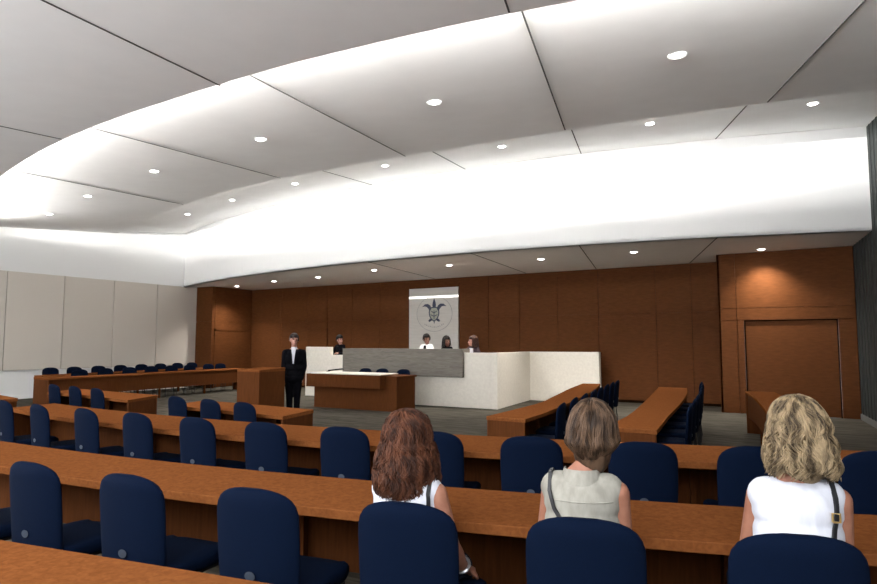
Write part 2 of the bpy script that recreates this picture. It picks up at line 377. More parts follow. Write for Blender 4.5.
desk('curved_desk', smooth_curve([(-2.87, 6.77), (-2.92, 7.5), (-3.02, 8.3), (-3.3, 10.2), (-3.62, 11.9), (-4.0, 13.55)], 30),
     smooth_curve([(-3.38, 6.80), (-3.42, 7.9), (-3.49, 8.86), (-3.64, 9.6), (-3.82, 10.5), (-4.08, 11.8), (-4.36, 13.45)], 30), FL, 'curved brown wood desk running back beside the cream bench end', group='curved desks on the right')
desk('curved_desk', smooth_curve([(-1.38, 6.56), (-1.46, 7.3), (-1.54, 8.02), (-1.64, 9.09), (-1.76, 10.27), (-1.95, 11.77), (-2.17, 13.09)], 30),
     smooth_curve([(-1.9, 6.56), (-1.94, 7.5), (-2.0, 8.1), (-2.11, 8.98), (-2.25, 9.99), (-2.48, 11.6), (-2.7, 13.11)], 30), FL, 'curved brown wood desk with open top in the middle of the right side', group='curved desks on the right')
desk('curved_desk', smooth_curve([(.06, 6.45), (.0, 7.6), (-.10, 9.0), (-.26, 10.3), (-.45, 11.6), (-.65, 12.8)], 30),
     smooth_curve([(-.4, 6.5), (-.46, 7.57), (-.56, 9.0), (-.72, 10.31), (-.91, 11.64), (-1.13, 12.79)], 30), FL, 'curved brown wood desk behind the blond woman before the dark door', group='curved desks on the right')
def LE(y, off): return (-16.28 - .14 * (y - 8.6) - off, y)
desk('long_desk', [(-17.3, 8.76), (-17.05, 9.15), (-16.97, 9.6)] + [LE(y, .52) for y in np.linspace(10, 15.75, 30)], [LE(y, 0) for y in np.linspace(8.58, 15.75, 30)], FL, 'straight brown wood desk facing the well, in front of the left wall chairs', group='straight desks on the left')
desk('long_desk', [LE(y, 1.97) for y in np.linspace(9.3, 15.7, 30)], [LE(y, 1.5) for y in np.linspace(9.3, 15.7, 30)], FL, 'brown wood desk between the two rows of chairs along the left wall', group='straight desks on the left')

# ------------------------------------------------------------------ chairs
def chair_proto():
    t = empty('padded_chair')
    # backrest: rings from bottom to top, gently curved, arched top
    m = MB(); rg = []; n = 28
    for z in [.385, .40, .45, .52, .60, .68, .74, .78, .81, .835, .853, .866, .874, .879]:
        u = max(0, (z - .74) / .14); W = (.197 + .012 * math.sin(min(1, (z - .385) / .3) * PI / 2)) * (max(0., 1 - u ** 3.0)) ** (1 / 2.6) if z > .74 else .197 + .012 * math.sin(min(1, (z - .385) / .3) * PI / 2)
        W = max(W, .055); T = .024 * (1 if z < .84 else max(.35, 1 - (z - .84) / .05))
        if z < .395: T *= .75
        ring = []
        for k_ in range(n):
            a = 2 * PI * k_ / n; cx = math.copysign(abs(math.cos(a)) ** .55, math.cos(a)); sy = math.copysign(abs(math.sin(a)) ** .8, math.sin(a))
            x = W * cx; y = T * sy + .05 * (x / .2) ** 2 * .6 - .215 - (z - .45) * .09
            ring.append((x, y, z))
        rg.append(ring)
    m.rings(rg); b = m.build('backrest', M['navy'], t, 50)
    m = MB(); m.lathe([(.001, -.004), (.02, -.003), (.023, 0), (.001, .001)], n=20); bd = m.build('badge', M['chrome'], b)
    bd.rotation_euler = (R(90), 0, 0); bd.scale = (1.15, .8, 1); bd.location = (0, -.2515, .535); bd['label'] = 'small grey oval badge on the chair back'
    # seat pad
    m = MB(); rg = []
    for z, f in [(.405, .90), (.412, .97), (.43, 1.0), (.455, 1.0), (.468, .975), (.475, .92), (.478, .6)]:
        ring = []
        for k_ in range(32):
            a = 2 * PI * k_ / 32; x = .226 * f * math.copysign(abs(math.cos(a)) ** .42, math.cos(a)); y = .235 * f * math.copysign(abs(math.sin(a)) ** .42, math.sin(a))
            ring.append((x, y + .03, z - (.012 if y > .19 else 0)))
        rg.append(ring)
    m.rings(rg); m.build('seat', M['navy'], t, 50)
    m = MB()
    for y in (-.17, .19): m.tube([(-.19, y, .398), (.19, y, .398)], .011, 8)
    for x in (-.19, .19): m.tube([(x, -.19, .398), (x, .19, .398)], .011, 8)
    m.tube([(-.14, -.17, .398), (-.14, -.195, .43)], .011, 8); m.tube([(.14, -.17, .398), (.14, -.195, .43)], .011, 8)
    m.build('seat_frame', M['black'], t)
    for x in (-1, 1):
        for y, y2 in ((.19, .20), (-.17, -.21)):
            m = MB(); m.tube([(x * .19, y, .40), (x * .195, y2, .012), (x * .195, y2, 0)], [.011, .010, .013], 8); m.build('leg', M['black'], t)
    return t
CH = chair_proto(); cfirst = True
def chair(x, y, face, base, label, group, free=False, scl=(.98, 1, 1.03)):
    """x, y: middle of the upper edge of the backrest; face: angle of the facing direction from +Y, anticlockwise"""
    global cfirst
    o = CH if cfirst else copy_tree(CH); cfirst = False
    fx, fy = -math.sin(face), math.cos(face)
    k_ = 1.0 if free else (.958 if base == 0 else .963); x *= k_; y *= k_
    o.location = (x + fx * .25, y + fy * .25, base); o.rotation_euler = (0, 0, face); o.scale = scl; tag(o, label, 'chair', group)
    return o
def slopeA(x): return math.atan(.0618 * x + .301)
def slopeB(x): return math.atan(.0692 * x + .369)
A_ch = [(-4.32, 1.77), (-3.60, 1.82), (-2.865, 1.89), (-2.12, 1.99), (-1.42, 2.12), (-.74, 2.26), (-.07, 2.43)]
A_lb = ['navy padded chair at the far left edge, only its seat corner showing', 'navy padded chair in the near row, first whole one from the left',
        'navy padded chair in the near row, second whole one from the left', 'navy padded chair in the near row, third whole one, left of the auburn woman',
        'navy padded chair the auburn curly-haired woman sits on', 'navy padded chair the woman in beige linen sits on', 'navy padded chair the blond woman sits on']
for (x, y), lb in zip(A_ch, A_lb): chair(x, y, slopeA(x) , 0, lb, 'navy chairs in the near row')
B_ch = [(-7.78, 3.63), (-6.97, 3.57), (-6.13, 3.57), (-5.34, 3.58), (-4.57, 3.62), (-3.82, 3.68), (-3.09, 3.78), (-2.37, 3.92), (-1.68, 4.04), (-.97, 4.18), (-.34, 4.35), (.30, 4.53)]
B_lb = ['navy padded chair in the second row, cut by the left edge of the photo', 'navy padded chair in the second row, second from the left edge', 'navy padded chair in the second row, third from the left edge',
        'navy padded chair in the second row, fourth from the left edge', 'navy padded chair in the second row, fifth from the left edge', 'navy padded chair in the second row, sixth from the left edge',
        'navy padded chair in the second row, left of the auburn woman\'s head', 'navy padded chair in the second row, half hidden behind the auburn woman', 'navy padded chair in the second row between auburn woman and woman in linen',
        'navy padded chair in the second row just right of the woman in linen', 'navy padded chair in the second row, left of the blond woman', 'navy padded chair in the second row, cut by the right edge of the photo']
for (x, y), lb in zip(B_ch, B_lb): chair(x, y, slopeB(x), 0, lb, 'navy chairs in the second row')
for (x, y), w in zip([(-7.65, 5.74), (-6.89, 5.67), (-6.17, 5.60)], ('leftmost', 'middle', 'rightmost')):
    chair(x, y, R(-4), FL, '%s of three navy chairs at the short desk left of the clerk table' % w, 'navy chairs at the centre short desk')
for (x, y), w in zip([(-11.85, 6.33), (-11.0, 6.22), (-10.18, 6.12)], ('leftmost', 'middle', 'rightmost')):
    chair(x, y, R(-5), FL, '%s of three navy chairs at the short desk under the straight left desk' % w, 'navy chairs at the left short desk')
for i, (x, y) in enumerate([(-2.70, 7.57), (-2.83, 8.43), (-2.93, 9.19), (-3.03, 9.97), (-3.12, 10.65), (-3.25, 11.47), (-3.34, 12.15), (-3.44, 12.88)]):
    chair(x, y, R(90 + 8), FL, 'navy chair, %s from the near end of the curved desk by the cream bench' % WORDS[i], 'navy chairs along the first curved desk')
for i, y in enumerate([7.85, 8.65, 9.45, 10.25, 11.05, 11.85, 12.6]):
    x = np.interp(y, [7.3, 8.02, 9.09, 10.27, 11.77, 13.09], [-1.46, -1.54, -1.64, -1.76, -1.95, -2.17]) + .26
    chair(x, y, R(90 + 7), FL, 'navy chair seen edge-on, %s along the middle curved desk on the right' % WORDS[i], 'navy chairs along the middle curved desk', True)
for i, (x, y) in enumerate([(-17.07, 9.79), (-17.21, 10.6), (-17.35, 11.42), (-17.49, 12.23), (-17.62, 13.03), (-17.75, 13.81), (-17.91, 14.69), (-18.03, 15.3)]):
    chair(x, y, R(-90), FL, 'navy chair right behind the straight left desk, %s from its near end' % WORDS[i], 'navy chairs behind the straight left desk', True, (1.1, 1, 1.05))
for i, (x, y) in enumerate([(-18.56, 9.82), (-18.68, 10.56), (-18.82, 11.37), (-18.96, 12.17), (-19.1, 12.99), (-19.23, 13.79), (-19.35, 14.55), (-19.42, 15.2)]):
    chair(x, y, R(-90), FL, 'navy chair in the back row against the beige wall, %s from the near end' % WORDS[i], 'navy chairs against the beige wall', True, (1.1, 1, 1.07))
for (x, y), w in zip([(-10.33, 13.62), (-9.78, 13.62), (-9.1, 13.6)], ('leftmost', 'middle', 'rightmost')):
    chair(x, y, R(180), FL, '%s of three navy chairs behind the clerk table before the grey stone' % w, 'navy chairs behind the clerk table', True, (1, 1, 1.09))

# ------------------------------------------------------------------ lectern, bench, clerk table
t = empty('lectern', (-9.40, 8.98, FL)); tag(t, 'tall brown wood lectern box left of the standing man in the black suit', 'lectern')
m = MB(); m.box(-.30, .30, -.32, .36, 0, 1.07); m.build('cabinet', M['deskdark'], t, 0, .006)
m = MB(); rg = [[(-.305, -.325, 1.075), (.305, -.325, 1.075), (.305, .365, 1.10), (-.305, .365, 1.10)], [(-.305, -.325, 1.10), (.305, -.325, 1.10), (.305, .365, 1.135), (-.305, .365, 1.135)]]
m.rings(rg); m.box(-.3, .3, -.32, .36, 1.06, 1.1); m.build('reading_top', M['desk'], t, 0, .004)

t = empty('judges_bench', (-10, 15, FL)); tag(t, 'long cream and grey stone judges bench before the wood wall', 'bench counter')
def P(x0, x1, y0, y1, z0, z1): return (x0 + 10, x1 + 10, y0 - 15, y1 - 15, z0 - FL, z1 - FL)
m = MB(); m.box(*P(-11.5, -6.95, 14.22, 14.40, FL, 1.28)); m.build('front_wall', M['cream'], t, 0, .006)
m = MB(); m.box(*P(-11.55, -7.68, 14.12, 14.22, .655, 1.375)); m.box(*P(-11.55, -7.68, 14.22, 14.52, 1.285, 1.375)); m.build('stone_fascia', M['stone'], t, 0, .005)
m = MB(); m.prism([(-6.76 + 10, 14.22 - 15), (-7.07 + 10, 17.05 - 15), (-7.25 + 10, 17.05 - 15), (-6.95 + 10, 14.22 - 15)], 0, 1.28 - FL); m.build('side_wall', M['cream'], t, 0, .005)
m = MB(); m.box(*P(-7.2, -5.06, 17.05, 17.22, FL, 1.28)); m.build('rear_wing', M['cream'], t, 0, .005)
m = MB(); m.box(*P(-13.73, -12.74, 14.98, 15.12, FL, 1.41)); m.box(*P(-12.74, -11.4, 14.98, 15.12, FL, 1.17)); m.build('left_wing', M['cream'], t, 0, .005)
m = MB(); m.box(*P(-11.45, -6.95, 14.4, 14.95, 1.02, 1.06)); m.build('desk_shelf', M['desk'], t, 0)
m = MB(); m.box(*P(-13.65, -7.3, 15.12, 16.9, FL, .24)); m.build('raised_floor', M['carpet'], t, 0)

t = empty('clerk_table', (-9.9, 12.8, FL)); tag(t, 'brown wood clerk table with white top slab before the cream bench', 'table')
def P(x0, x1, y0, y1, z0, z1): return (x0 + 9.9, x1 + 9.9, y0 - 12.8, y1 - 12.8, z0 - FL, z1 - FL)
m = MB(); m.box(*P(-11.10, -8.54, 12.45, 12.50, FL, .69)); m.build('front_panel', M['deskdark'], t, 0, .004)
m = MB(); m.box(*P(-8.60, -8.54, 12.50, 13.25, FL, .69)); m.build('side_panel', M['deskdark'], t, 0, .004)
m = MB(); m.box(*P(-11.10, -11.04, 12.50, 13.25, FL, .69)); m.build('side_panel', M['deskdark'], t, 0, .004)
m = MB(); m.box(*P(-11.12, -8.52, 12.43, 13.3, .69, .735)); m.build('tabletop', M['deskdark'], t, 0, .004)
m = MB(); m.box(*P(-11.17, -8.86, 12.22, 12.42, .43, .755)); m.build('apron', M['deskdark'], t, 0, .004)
m = MB(); m.box(*P(-11.03, -8.86, 12.22, 12.98, .757, .785)); o = m.build('white_top', M['cream'], t, 0, .003); o['label'] = 'cream white slab on the table'
m = MB(); pts = [(-10.95 + .5 * u, 12.80 + .1 * math.sin(u * PI), .808 + .05 * math.sin(u * PI * .5)) for u in np.linspace(0, 1, 14)]
m.tube(pts, .017, 8); m.lathe([(.045, .0), (.045, .012), (.012, .02)], (-10.95, 12.80, .7865), 16); o = m.build('gooseneck_microphone', M['suit'])
tag(o, 'thin dark bent microphone arm lying over the white clerk table top', 'microphone')

# ------------------------------------------------------------------ emblem panel on the rear wall
ex, ez, er = -10.64, 2.48, .65
t = empty('emblem_panel', (-10.7, YB, 1.2)); tag(t, 'tall pale metal panel with round turtle seal on the wood wall', 'sign panel')
m = MB(); m.box(-.92, .955, -.05, -.002, -.1, 2.13); m.build('board', M['silver'], t, 0, .004)
m = MB(); m.box(-.92, .955, -.058, -.045, 1.80, 1.865); o = m.build('reflection_band', M['strip'], t, 0); o['label'] = 'white reflection drawn as a glowing band across the panel'  # bright band is a painted reflection, not a lamp
ce = (ex + 10.7, -.053, ez - 1.2)
def flat(mb, poly, y0=-.066, y1=-.045, off=(0, 0), sc=1.):
    n = len(poly); vs = [(ce[0] + off[0] + x * sc, y0, ce[2] + off[1] + z * sc * .88) for x, z in poly] + [(ce[0] + off[0] + x * sc, y1, ce[2] + off[1] + z * sc * .88) for x, z in poly]
    mb.add(vs, [tuple(range(n)), tuple(range(2 * n - 1, n - 1, -1))] + [(i, i + n, (i + 1) % n + n, (i + 1) % n) for i in range(n)])
m = MB(); m.tube([(ce[0] + .67 * math.cos(a), -.052, ce[2] + .57 * math.sin(a)) for a in np.linspace(0, 2 * PI, 61)], .008, 6, False); m.build('seal_ring', M['emb3'], t)
def mir(p): return [(-x, z) for x, z in p[::-1]]
shell = [(.0, .24), (.10, .235), (.165, .17), (.185, .06), (.17, -.06), (.12, -.17), (.05, -.24), (0, -.26)]
m = MB(); flat(m, shell + mir(shell)[1:-1], -.064); m.build('turtle_shell', M['emb2'], t, 0)
m = MB()
# shell border made of a band, and plates
for a, b in zip(shell, shell[1:]):
    for s in (1, -1): m.tube([(ce[0] + s * a[0], -.066, ce[2] + a[1] * .88), (ce[0] + s * b[0], -.066, ce[2] + b[1] * .88)], .018, 6)
for q in ((0, .12, 0, -.2), (-.1, .1, .0, .03), (.1, .1, .0, .03), (-.13, -.03, .0, -.09), (.13, -.03, .0, -.09)):
    m.tube([(ce[0] + q[0], -.066, ce[2] + q[1] * .88), (ce[0] + q[2], -.066, ce[2] + q[3] * .88)], .012, 6)
m.build('shell_outline', M['emb1'], t)
m = MB(); head = [(-.05, .22), (-.065, .33), (-.05, .43), (-.02, .53), (0, .57), (.02, .53), (.05, .43), (.065, .33), (.05, .22)]
flat(m, head); m.build('turtle_head', M['emb1'], t, 0)
fl = [(.10, .20), (.15, .31), (.24, .375), (.35, .365), (.46, .27), (.36, .285), (.28, .265), (.22, .20), (.16, .10)]
hf = [(.10, -.17), (.17, -.19), (.22, -.25), (.19, -.30), (.13, -.27), (.06, -.22)]
for pl_ in (fl, mir(fl)):
    m = MB(); flat(m, pl_); m.build('front_flipper', M['emb1'], t, 0)
for pl_ in (hf, mir(hf)):
    m = MB(); flat(m, pl_); m.build('rear_flipper', M['emb1'], t, 0)
m = MB(); flat(m, [(-.03, -.24), (0, -.37), (.03, -.24)]); m.build('turtle_tail', M['emb1'], t, 0)
m = MB()
for i in range(11):
    a = -PI / 2 + (i - 5) * .135; x = .56 * math.cos(a); z = .50 * math.sin(a) + .02
    flat(m, [(x - .02, z - .03), (x + .018, z - .03), (x + .018, z - .015 + .03 * (i % 2)), (x - .02, z + .02)], -.056)
m.build('seal_lettering', M['emb3'], t, 0)

# ------------------------------------------------------------------ people
def cap_mesh(mb, p0, r0, p1, r1, n=14):
    p0, p1 = Vector(p0), Vector(p1); d = p1 - p0; L = d.length
    d = d.normalized() if L > 1e-6 else Vector((0, 0, 1)); a = d.orthogonal().normalized(); b = d.cross(a); rg = []
    for k_ in range(6):
        th = -PI / 2 + (PI / 2) * k_ / 5; rg.append((p0 + d * r0 * math.sin(th), max(r0 * math.cos(th), 1e-4)))
    for k_ in range(6):
        th = (PI / 2) * k_ / 5; rg.append((p1 + d * r1 * math.sin(th), max(r1 * math.cos(th), 1e-4)))
    mb.rings([[c + (a * math.cos(2 * PI * i / n) + b * math.sin(2 * PI * i / n)) * r for i in range(n)] for c, r in rg])
def ell_mesh(mb, c, r, rot=(0, 0, 0), n=18):
    Rm = Euler(rot).to_matrix(); c = Vector(c); rg = []
    for k_ in range(n // 2 + 1):
        th = -PI / 2 + PI * k_ / (n // 2); cr = max(math.cos(th), 1e-4)
        rg.append([c + Rm @ Vector((r[0] * cr * math.cos(2 * PI * i / n), r[1] * cr * math.sin(2 * PI * i / n), r[2] * math.sin(th))) for i in range(n)])
    mb.rings(rg)
def remesh(prims, voxel=.007, inflate=0., smooth=4, cuts=(), name='body'):
    mb = MB()
    for p in prims:
        if p[0] == 'cap': cap_mesh(mb, p[1], p[2] + inflate, p[3], p[4] + inflate)
        else: ell_mesh(mb, p[1], tuple(q + inflate for q in p[2]), p[3] if len(p) > 3 else (0, 0, 0))
    me = mb.mesh('tmp', 0); o = bpy.data.objects.new('tmp', me); C.objects.link(o)
    r = o.modifiers.new('r', 'REMESH'); r.mode = 'VOXEL'; r.voxel_size = voxel; r.use_smooth_shade = True
    s = o.modifiers.new('s', 'SMOOTH'); s.iterations = smooth; s.factor = .5
    dg = bpy.context.evaluated_depsgraph_get(); out = bpy.data.meshes.new_from_object(o.evaluated_get(dg))
    bpy.data.objects.remove(o); bpy.data.meshes.remove(me)
    if cuts:
        bm = bmesh.new(); bm.from_mesh(out)
        for co, no in cuts:
            bmesh.ops.bisect_plane(bm, geom=bm.verts[:] + bm.edges[:] + bm.faces[:], plane_co=co, plane_no=no, clear_outer=True)
        bm.to_mesh(out); bm.free()
    out.shade_smooth(); out.name = name
    return out
def hand(wrist, d, n, s, L=.175, curl=.35):
    """prims of a hand: d finger direction, n palm normal (towards the inside), s = +1/-1 picks the thumb side"""
    w = Vector(wrist); d = Vector(d).normalized(); n = Vector(n); n = (n - d * n.dot(d)).normalized(); sd = d.cross(n) * s
    out = [('cap', tuple(w), .024, tuple(w + d * .03), .026)]
    k0 = w + d * (L * .5)
    for i, (o, ln, r) in enumerate([(.030, .40, .0085), (.010, .45, .009), (-.010, .42, .0085), (-.029, .33, .0075)]):
        b = k0 + sd * o - d * (.006 * abs(i - 1)); out.append(('cap', tuple(w + sd * o * .5), .016, tuple(b), .0125))
        c = 0; p = b; seg = L * ln * 1.15
        for q, f in ((0, .45), (1, .32), (2, .23)):
            c += curl * (.6 + .4 * q); p2 = p + (d * math.cos(c) + n * math.sin(c)) * seg * f
            out.append(('cap', tuple(p), r, tuple(p2), r * .92)); p = p2
    b = w + d * .035 + sd * .022; p = b + (d * .55 + sd * .7 + n * .35).normalized() * .04; q = p + (d * .85 + sd * .2 + n * .4).normalized() * .032
    out += [('cap', tuple(b), .0135, tuple(p), .011), ('cap', tuple(p), .0105, tuple(q), .009)]
    return out
def head_prims(c, yaw=0, sc=1., female=True):
    c = Vector(c); Rz = Matrix.Rotation(yaw, 3, 'Z')
    def q(x, y, z): return tuple(c + Rz @ Vector((x, y, z)) * sc)
    e = (0, 0, yaw)
    pr = [('ell', q(0, -.012, .022), (.073 * sc, .092 * sc, .092 * sc), e), ('ell', q(0, .012, -.03), (.060 * sc, .075 * sc, .085 * sc), e), ('ell', q(0, .045, -.085), (.032 * sc, .034 * sc, .028 * sc), e),
          ('cap', q(0, .082, .004), .008 * sc, q(0, .103, -.032), .013 * sc), ('ell', q(0, .083, -.066), (.022 * sc, .012 * sc, .010 * sc), e),
          ('ell', q(.03, .070, .022), (.024 * sc, .014 * sc, .010 * sc), e), ('ell', q(-.03, .070, .022), (.024 * sc, .014 * sc, .010 * sc), e)]
    for s in (1, -1): pr.append(('ell', q(s * .075, -.005, -.012), (.010 * sc, .020 * sc, .030 * sc), e))
    return pr, q
def face_parts(q, body, sc=1., hairmat=None):
    m = MB()
    for s in (1, -1):
        m = MB(); ell_mesh(m, q(s * .030, .0765, .002), (.012 * sc, .010 * sc, .0085 * sc)); m.build('eye', M['eye'], body)
        if hairmat:
            m = MB(); m.tube([q(s * .014, .086, .026), q(s * .03, .086, .031), q(s * .047, .076, .025)], .0045 * sc, 6); m.build('eyebrow', hairmat, body)
    m = MB(); m.tube([q(-.024, .084, -.066), q(0, .096, -.064), q(.024, .084, -.066)], [.004 * sc, .0085 * sc, .004 * sc], 8); m.build('mouth', M['lip'], body)
def hair(name, c, yaw, mat, body, n, prof, length, r=.0035, wave=(.0, 9.), curl=0., base=(.077, .094, .101), seed=1, part=(0, 0, 0), gap=1.0, back=0., mass=None, pts=26, per=20, spread=.10, jit=.30, hs=1.):  # hs: head size
    """strands that follow the scalp and then fall; prof(u) = extra distance from the head axis at fraction u of the fall"""
    rnd = random.Random(seed); c = Vector(c); Rz = Matrix.Rotation(yaw, 3, 'Z'); mb = MB()
    base = tuple(q * hs for q in base)
    locks = []
    for i in range(max(1, n // per)):
        locks.append((rnd.uniform(-PI + gap, PI - gap) - PI / 2, rnd.random(), rnd.uniform(.72, 1.0), rnd.uniform(.02, .5), rnd.uniform(.75, 1.3), rnd.uniform(0, 6.28), rnd.uniform(0, 6.28), rnd.uniform(.7, 1.3)))
    for i in range(n):
        # strands run in locks: each lock shares its parting, length and wave
        lph, llay, lln, lth, lk, lp1, lp2, lamp = locks[i % len(locks)]
        ph = lph + rnd.gauss(0, spread); lay = min(1, max(0, llay + rnd.gauss(0, .12))); ex = .001 + .018 * lay; ln = length * min(1.04, lln + rnd.gauss(0, .05))
        th0 = max(.02, lth + rnd.gauss(0, .08)); k1, p1, p2 = lk, lp1 + rnd.gauss(0, jit), lp2 + rnd.gauss(0, jit)
        thE = 1.75; arc = (thE - th0) * .1; P_ = []; rr = []; tot = arc + ln
        for j in range(pts):
            s_ = tot * j / (pts - 1)
            if s_ < arc:
                th = th0 + s_ / .1; f = 0; x = (base[0] + ex) * math.sin(th) * math.cos(ph); y = (base[1] + ex) * math.sin(th) * math.sin(ph); z = (base[2] + ex) * math.cos(th); u = 0
                nrm = Vector((math.cos(ph) * math.sin(th), math.sin(ph) * math.sin(th), math.cos(th)))
            else:
                u = (s_ - arc) / length; e = prof(u); f = 1
                R0 = math.sin(thE); x = ((base[0] + ex) * R0 + e) * math.cos(ph); y = ((base[1] + ex) * R0 + e * .7) * math.sin(ph) - back * u; z = (base[2] + ex) * math.cos(thE) - (s_ - arc)
                nrm = Vector((math.cos(ph), math.sin(ph), 0))
            v = Vector((x, y, z)); tg = Vector((-math.sin(ph), math.cos(ph), 0)); amp = wave[0] * lamp * min(1, s_ / .12)
            v += tg * amp * math.sin(wave[1] * k1 * s_ * 6.28 + p1) + nrm * (amp * .7 * math.cos(wave[1] * k1 * s_ * 6.28 + p2))
            if curl: v += Vector((0, 0, 1)) * curl * math.sin(wave[1] * k1 * s_ * 6.28 + p1 + 1.6) * min(1, s_ / .1)
            P_.append(c + Rz @ (v + Vector((0, -.014, .022)) * hs)); rr.append(r * (1 if j < pts * .7 else max(.3, 1 - (j - pts * .7) / (pts * .3) * .7)))
        mb.tube(P_, rr, 5)
    ms = []
    ell_mesh(mb, tuple(c + Rz @ Vector((0, -.027, .027))), (max(base[0], .0785 * hs), .089 * hs, .0985 * hs), (0, 0, yaw), 28)
    if hs > 1: ell_mesh(mb, tuple(c + Rz @ Vector((0, -.012, .066)) * hs), (.079 * hs, .097 * hs, .070 * hs), (0, 0, yaw), 28)
    if mass:
        for cc, rr_ in mass: ell_mesh(mb, tuple(c + Rz @ Vector(cc)), rr_, (0, 0, yaw), 24)
    o = mb.build('hair', mat, body, 0); o.data.shade_smooth()
    return o

def torso_prims(dz=0, w=1., lean=0.):
    return [('ell', (0, .0, .57 + dz), (.172 * w, .118, .105)), ('ell', (0, -.012 + lean * .2, .69 + dz), (.138 * w, .098, .12)), ('ell', (0, -.01 + lean * .5, .84 + dz), (.150 * w, .103, .13)),
            ('ell', (0, -.012 + lean * .8, .93 + dz), (.152 * w, .092, .095)), ('cap', (-.105 * w, -.01 + lean, .975 + dz), .050, (.105 * w, -.01 + lean, .975 + dz), .050)]
def seated(label, loc, rz, skin, shirt, dz=0, w=1., arms=None, headyaw=0, head_off=(0, .03, 1.175), hairfn=None, shirt_cut=1.06, brow=None, hsc=1., trousers='denim', lean=0., sleeves=False, vneck=None, collar=None, feet=.40, legs=True, hands=True, headback=0.):
    t = empty('person', loc, rz); tag(t, label, 'person')
    tp = torso_prims(dz, w, lean); hp, q = head_prims((head_off[0], head_off[1], head_off[2] + dz), headyaw, hsc)
    neck = [('cap', (0, -.012 + lean, .99 + dz), .050, (head_off[0], head_off[1] - .02, head_off[2] - .06 + dz), .046), ('cap', (-.06, -.015 + lean, 1.0 + dz), .03, (0, -.015 + lean, 1.05 + dz), .035), ('cap', (.06, -.015 + lean, 1.0 + dz), .03, (0, -.015 + lean, 1.05 + dz), .035)]
    ap = []; wr = []
    for s, (el, wrist, hd) in zip((-1, 1), arms):
        sh = ((.146 * w + .002), -.01 + lean, .966 + dz) if s > 0 else (-.126 * w, .012 + lean, .966 + dz)
        ap += [('cap', sh, .044, tuple(Vector(sh).lerp(Vector(el), .5)), .038), ('cap', tuple(Vector(sh).lerp(Vector(el), .5)), .038, el, .032), ('cap', el, .032, tuple(Vector(el).lerp(Vector(wrist), .4)), .033), ('cap', tuple(Vector(el).lerp(Vector(wrist), .4)), .033, wrist, .023)]
        if hands: ap += hand(wrist, hd, (-s * .3, .2, -1), 1 if s < 0 else -1, .165, .32)
    lp = []
    for s in (-1, 1):
        hip, kn, an = (s * .088, .02, .555 + dz), (s * .10, .40, .545 + dz), (s * .10, feet, .09 + dz)
        lp += [('cap', hip, .082, kn, .056), ('cap', kn, .055, an, .036)]
    fp = []
    for s in (-1, 1): fp += [('cap', (s * .10, feet - .03, .045 + dz), .036, (s * .105, feet + .13, .036 + dz), .030)]
    body = link('body', remesh(tp + neck + hp + ap + lp, .0075, 0, 3), skin, t)
    top = tp + [p for p in (ap if sleeves else [])][: (len(ap))]
    if sleeves:
        top = tp + [p for p in ap if p[0] == 'cap' and p[2] > .03]
    sh = link('shirt', remesh(top, .0085, .013, 3, [((0, 0, shirt_cut + dz), (0, 0, 1))] + ([((0, 0, .56 + dz), (0, 0, -1))])), shirt, t)
    link('trousers', remesh(lp + [('ell', (0, 0, .57 + dz), (.172 * w, .118, .10))], .010, .010, 3), M[trousers], t)
    link('shoes', remesh(fp, .008, .006, 2), M['leather'], t)
    face_parts(q, body, hsc, brow)
    hr = hairfn(Vector((head_off[0], head_off[1], head_off[2] + dz)), headyaw, t) if hairfn else None
    return t, sh, body
def strap_on(root, shirt, path, name, label, width=.014, over=None, mat='leather', pouch=None, buckle=None):
    """path: (x, z) points across the back of the shirt, from the shoulder downwards"""
    bvh = BVHTree.FromPolygons([v.co for v in shirt.data.vertices], [p.vertices for p in shirt.data.polygons])
    P_ = []
    if over:
        for co in over:
            v = Vector(co); nrm = Vector((0, .5, .87))
            if abs(co[1]) < .05:                       # lies on top of the shoulder
                h, nn, i, d = bvh.ray_cast(Vector((co[0], co[1], 2)), Vector((0, 0, -1)))
                if h is not None: v = h + nn * .008; nrm = nn
            P_.append((v, nrm))
    for x, z in resample(path, 14):
        h, nn, i, d = bvh.ray_cast(Vector((x, -1, z)), Vector((0, 1, 0)))
        if h is None: continue
        if nn.y > 0: nn = -nn
        P_.append((h + nn * .007, nn))
    mb = MB(); rg = []
    for i, (p, nn) in enumerate(P_):
        tgt = (P_[min(i + 1, len(P_) - 1)][0] - P_[max(i - 1, 0)][0]).normalized(); sd = tgt.cross(nn).normalized() * width / 2; n2 = nn.normalized() * .003
        rg.append([p - sd - n2, p + sd - n2, p + sd + n2, p - sd + n2])
    mb.rings(rg)
    t = empty(name, root.location, root.rotation_euler.z); tag(t, label, 'bag')
    mb.build('strap', M[mat], t, 40)
    if pouch:
        m = MB(); rg = []
        for z, f in ((-.09, .8), (-.08, .97), (0, 1), (.06, 1), (.075, .9)):
            rg.append([(pouch[0] + .045 * f * math.copysign(abs(math.cos(a)) ** .5, math.cos(a)), pouch[1] + .10 * f * math.copysign(abs(math.sin(a)) ** .5, math.sin(a)), pouch[2] + z) for a in np.linspace(0, 2 * PI, 20, endpoint=False)])
        m.rings(rg); m.build('pouch', M[mat], t, 50)
    if buckle:
        h, nn, i, d = bvh.ray_cast(Vector((buckle[0], -1, buckle[1])), Vector((0, 1, 0)))
        p = h + Vector((0, -.016, 0)); m = MB(); a, b = .011, .014
        m.tube([p + Vector(v) for v in ((-a, 0, -b), (a, 0, -b), (a, 0, b), (-a, 0, b), (-a, 0, -b))], .004, 6); o = m.build('buckle', M['gold'], t); o['label'] = 'small gold buckle'
    return t

